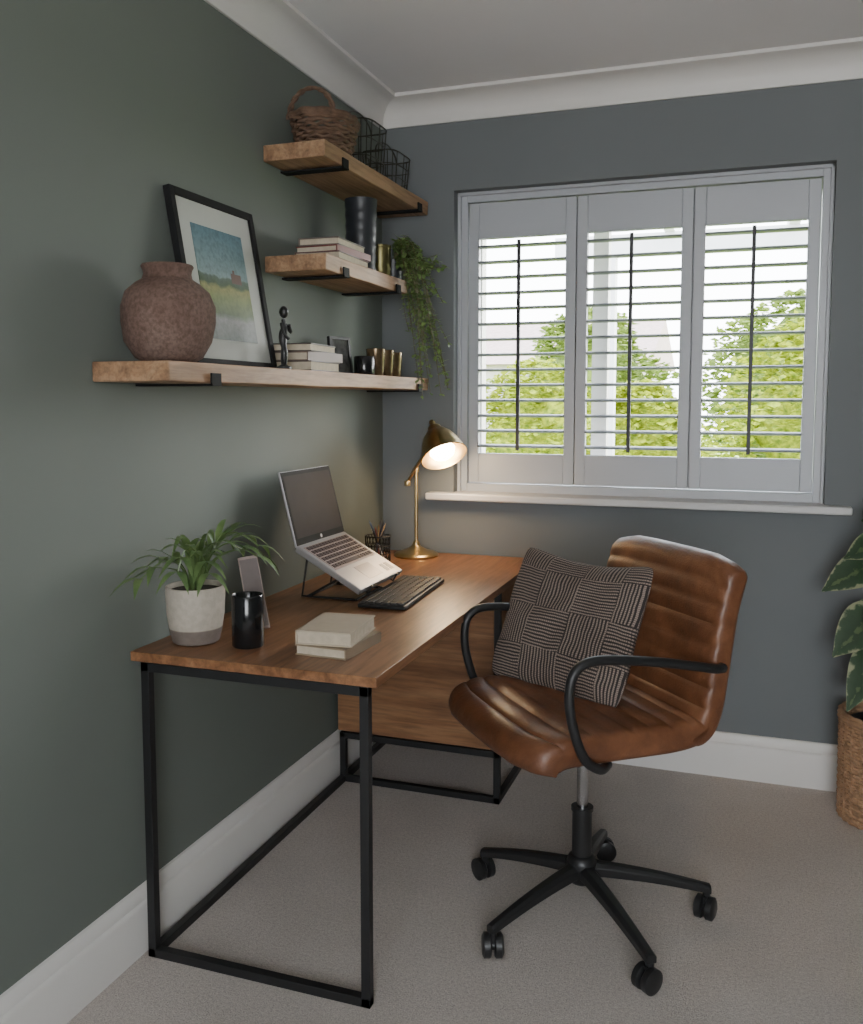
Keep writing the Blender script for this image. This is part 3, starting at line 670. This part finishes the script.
# ---------------------------------------------------------------- cushion
bm=BM(); uv=bm.loops.layers.uv.verify(); n=36; hw=.230; hh=.208; grid={}
for side in (1,-1):
    for i in range(n+1):
        for j in range(n+1):
            u=i/n*2-1; v=j/n*2-1
            if side==-1 and (i in (0,n) or j in (0,n)): grid[side,i,j]=grid[1,i,j]; continue
            pin=1-.07*(1-abs(u)**2)*abs(v)**3; pin2=1-.07*(1-abs(v)**2)*abs(u)**3
            rc=1-.10*(abs(u*v))**5
            th=.064*((1-abs(u)**2.4)*(1-abs(v)**2.4))**.52
            th*=1+.25*noise.noise(Vector((u*2,v*2,side)))-.16*v
            th+=.009*noise.noise(Vector((u*3.5,v*3.5,side*3)))*(1-max(abs(u),abs(v))**4)
            grid[side,i,j]=bm.verts.new((u*hw*pin2*rc,-side*th-.018*(u*u),v*hh*pin*rc-.022*(1-u*u)*(v>0)*v))
    for i in range(n):
        for j in range(n):
            q=[(i,j),(i+1,j),(i+1,j+1),(i,j+1)]
            f=bm.faces.new([grid[side,a,b] for a,b in q])
            for l,(a,b) in zip(f.loops,q): l[uv].uv=(a/n,b/n)
wv=Vector((.90,-.44,0)).normalized(); up=Vector((.10,.13,.36)).normalized(); up=(up-wv*up.dot(wv)).normalized()
rm=Matrix((wv,up.cross(wv),up)).transposed()
ctr=Vector((.918,-1.010,.578))+up*.188
o=put('cushion',bm,M['cushion'],smooth=True,label='dark square cushion with cream woven stripes',category='cushion')
o.matrix_world=Matrix.Translation(ctr)@rm.to_4x4()@Matrix.Rotation(math.radians(1),4,'Y')
# ---------------------------------------------------------------- floor plant in cane planter
FP=empty('floor_plant',(1.845,-.195,0),'tall variegated rubber plant in a wicker basket planter','plant')
bm=BM(); h=.33
def rp(z): return .136+.004*min(1,z/.33)
for i in range(27):
    z=.008+i*.0122; R=rp(z)
    tube(bm,[((R+.003*math.cos(k*pi/2+i*pi))*math.cos(2*pi*k/112),(R+.003*math.cos(k*pi/2+i*pi))*math.sin(2*pi*k/112),z) for k in range(112)],.0064,6,closed=True)
for k in range(28):
    a=2*pi*k/28; tube(bm,[((rp(z)+.003)*math.cos(a),(rp(z)+.003)*math.sin(a),z) for z in (.005,.08,.16,.24,.33)],.004,6)
put('woven_basket',bm,M['cane'],FP,smooth=True)
bm=BM()
for dz_,r_ in ((0,.011),(.013,.009)):
    tube(bm,[((rp(.33)+.003*math.cos(k*1.7))*math.cos(2*pi*k/80),(rp(.33)+.003*math.cos(k*1.7))*math.sin(2*pi*k/80),.335+dz_) for k in range(80)],r_,8,closed=True)
put('rim',bm,simple('planter_wood',(.32,.19,.11),.5,var=.25),FP,smooth=True)
bm=BM(); lathe(bm,[(0,.02),(.10,.02),(.118,.32),(.113,.32),(.10,.30),(0,.30)],32); put('inner_pot',bm,M['bplastic'],FP,smooth=True)
bm=BM(); tube(bm,catmull([(0,0,.30),(.02,-.01,.6),(.03,.0,.85),(.04,0,1.05)],6),.009,8); tube(bm,catmull([(.02,0,.30),(.09,-.03,.55),(.12,-.02,.75)],6),.007,8); put('stem',bm,M['stem'],FP,smooth=True)
bm=BM()
LV=[((0.03,0,.92),(-.11,-.07,.985),.10),((0.02,0,.82),(-.215,-.05,.75),.13),((0.03,0,.86),(-.16,-.12,.87),.11),((.02,0,.68),(-.18,-.10,.55),.15),((0.02,0,.60),(-.14,-.17,.40),.13),
((0.02,0,.70),(-.05,-.24,.60),.14),((0.04,0,.95),(.22,-.12,.95),.10),((.04,0,.85),(.26,-.1,.75),.12),((.04,0,.98),(.03,-.15,.98),.12),((.04,0,1.0),(.15,.02,1.10),.09),((.12,0,.65),(.32,-.1,.55),.12),((.12,0,.7),(.24,.04,.85),.1),((.03,0,.75),(.14,-.25,.66),.12),((.04,0,1.0),(.10,-.03,1.08),.09),((.02,0,.64),(-.14,-.03,.63),.12)]
for b0,tp,w in LV:
    b0=Vector(b0); tp=Vector(tp); md=b0.lerp(tp,.5)+Vector((0,0,.04)); s0=b0.lerp(tp,.2)+Vector((0,0,.03))
    tube(bm,[b0,s0],.003,6)
    leaf(bm,catmull([s0,md,tp],8),w,.12,up=Vector((-.1,-.8,.55)),pw=1.0)
put('foliage',bm,M['varleaf'],FP,smooth=True)
# ---------------------------------------------------------------- light
w=bpy.data.worlds.new('sky'); bpy.context.scene.world=w; w.use_nodes=True
nt=w.node_tree; bg=nt.nodes['Background']
tc=nt.nodes.new('ShaderNodeTexCoord'); sep=nt.nodes.new('ShaderNodeSeparateXYZ'); nt.links.new(tc.outputs['Generated'],sep.inputs[0])
c=ramp(nt,math_n(nt,'ADD',math_n(nt,'MULTIPLY',sep.outputs[2],.5),.5),[(0,(.5,.5,.45)),(.5,(.93,.96,.98)),(.75,(.82,.91,1.0))])
nt.links.new(c,bg.inputs['Color']); bg.inputs['Strength'].default_value=15.0
sd=bpy.data.lights.new('hazy_sun','SUN'); sd.energy=12; sd.angle=math.radians(42); sd.color=(1,.97,.93)
so=bpy.data.objects.new('hazy_sun',sd); bpy.context.collection.objects.link(so); so.location=(4,6,5)
so.rotation_euler=Vector((-.62,-.74,-.26)).to_track_quat('-Z','Y').to_euler()
ad=bpy.data.lights.new('rear_fill','AREA'); ad.shape='RECTANGLE'; ad.size=1.5; ad.size_y=1.5; ad.energy=18; ad.color=(1,.94,.87)  # unseen fill light added behind the camera to brighten the room
ao=bpy.data.objects.new('rear_fill',ad); bpy.context.collection.objects.link(ao); ao.location=(2.0,-4.9,1.5); ao.rotation_euler=(math.radians(84),0,math.radians(15))
# ---------------------------------------------------------------- camera
cd=bpy.data.cameras.new('camera'); cam=bpy.data.objects.new('camera',cd); bpy.context.collection.objects.link(cam)
cam.location=(1.4055,-3.40,1.36); cam.rotation_euler=(math.radians(90-4.8),0,math.radians(19.4))
cd.sensor_fit='HORIZONTAL'; cd.sensor_width=36; cd.lens=36*912/863; cd.shift_y=-34/863; cd.clip_start=.05
bpy.context.scene.camera=cam
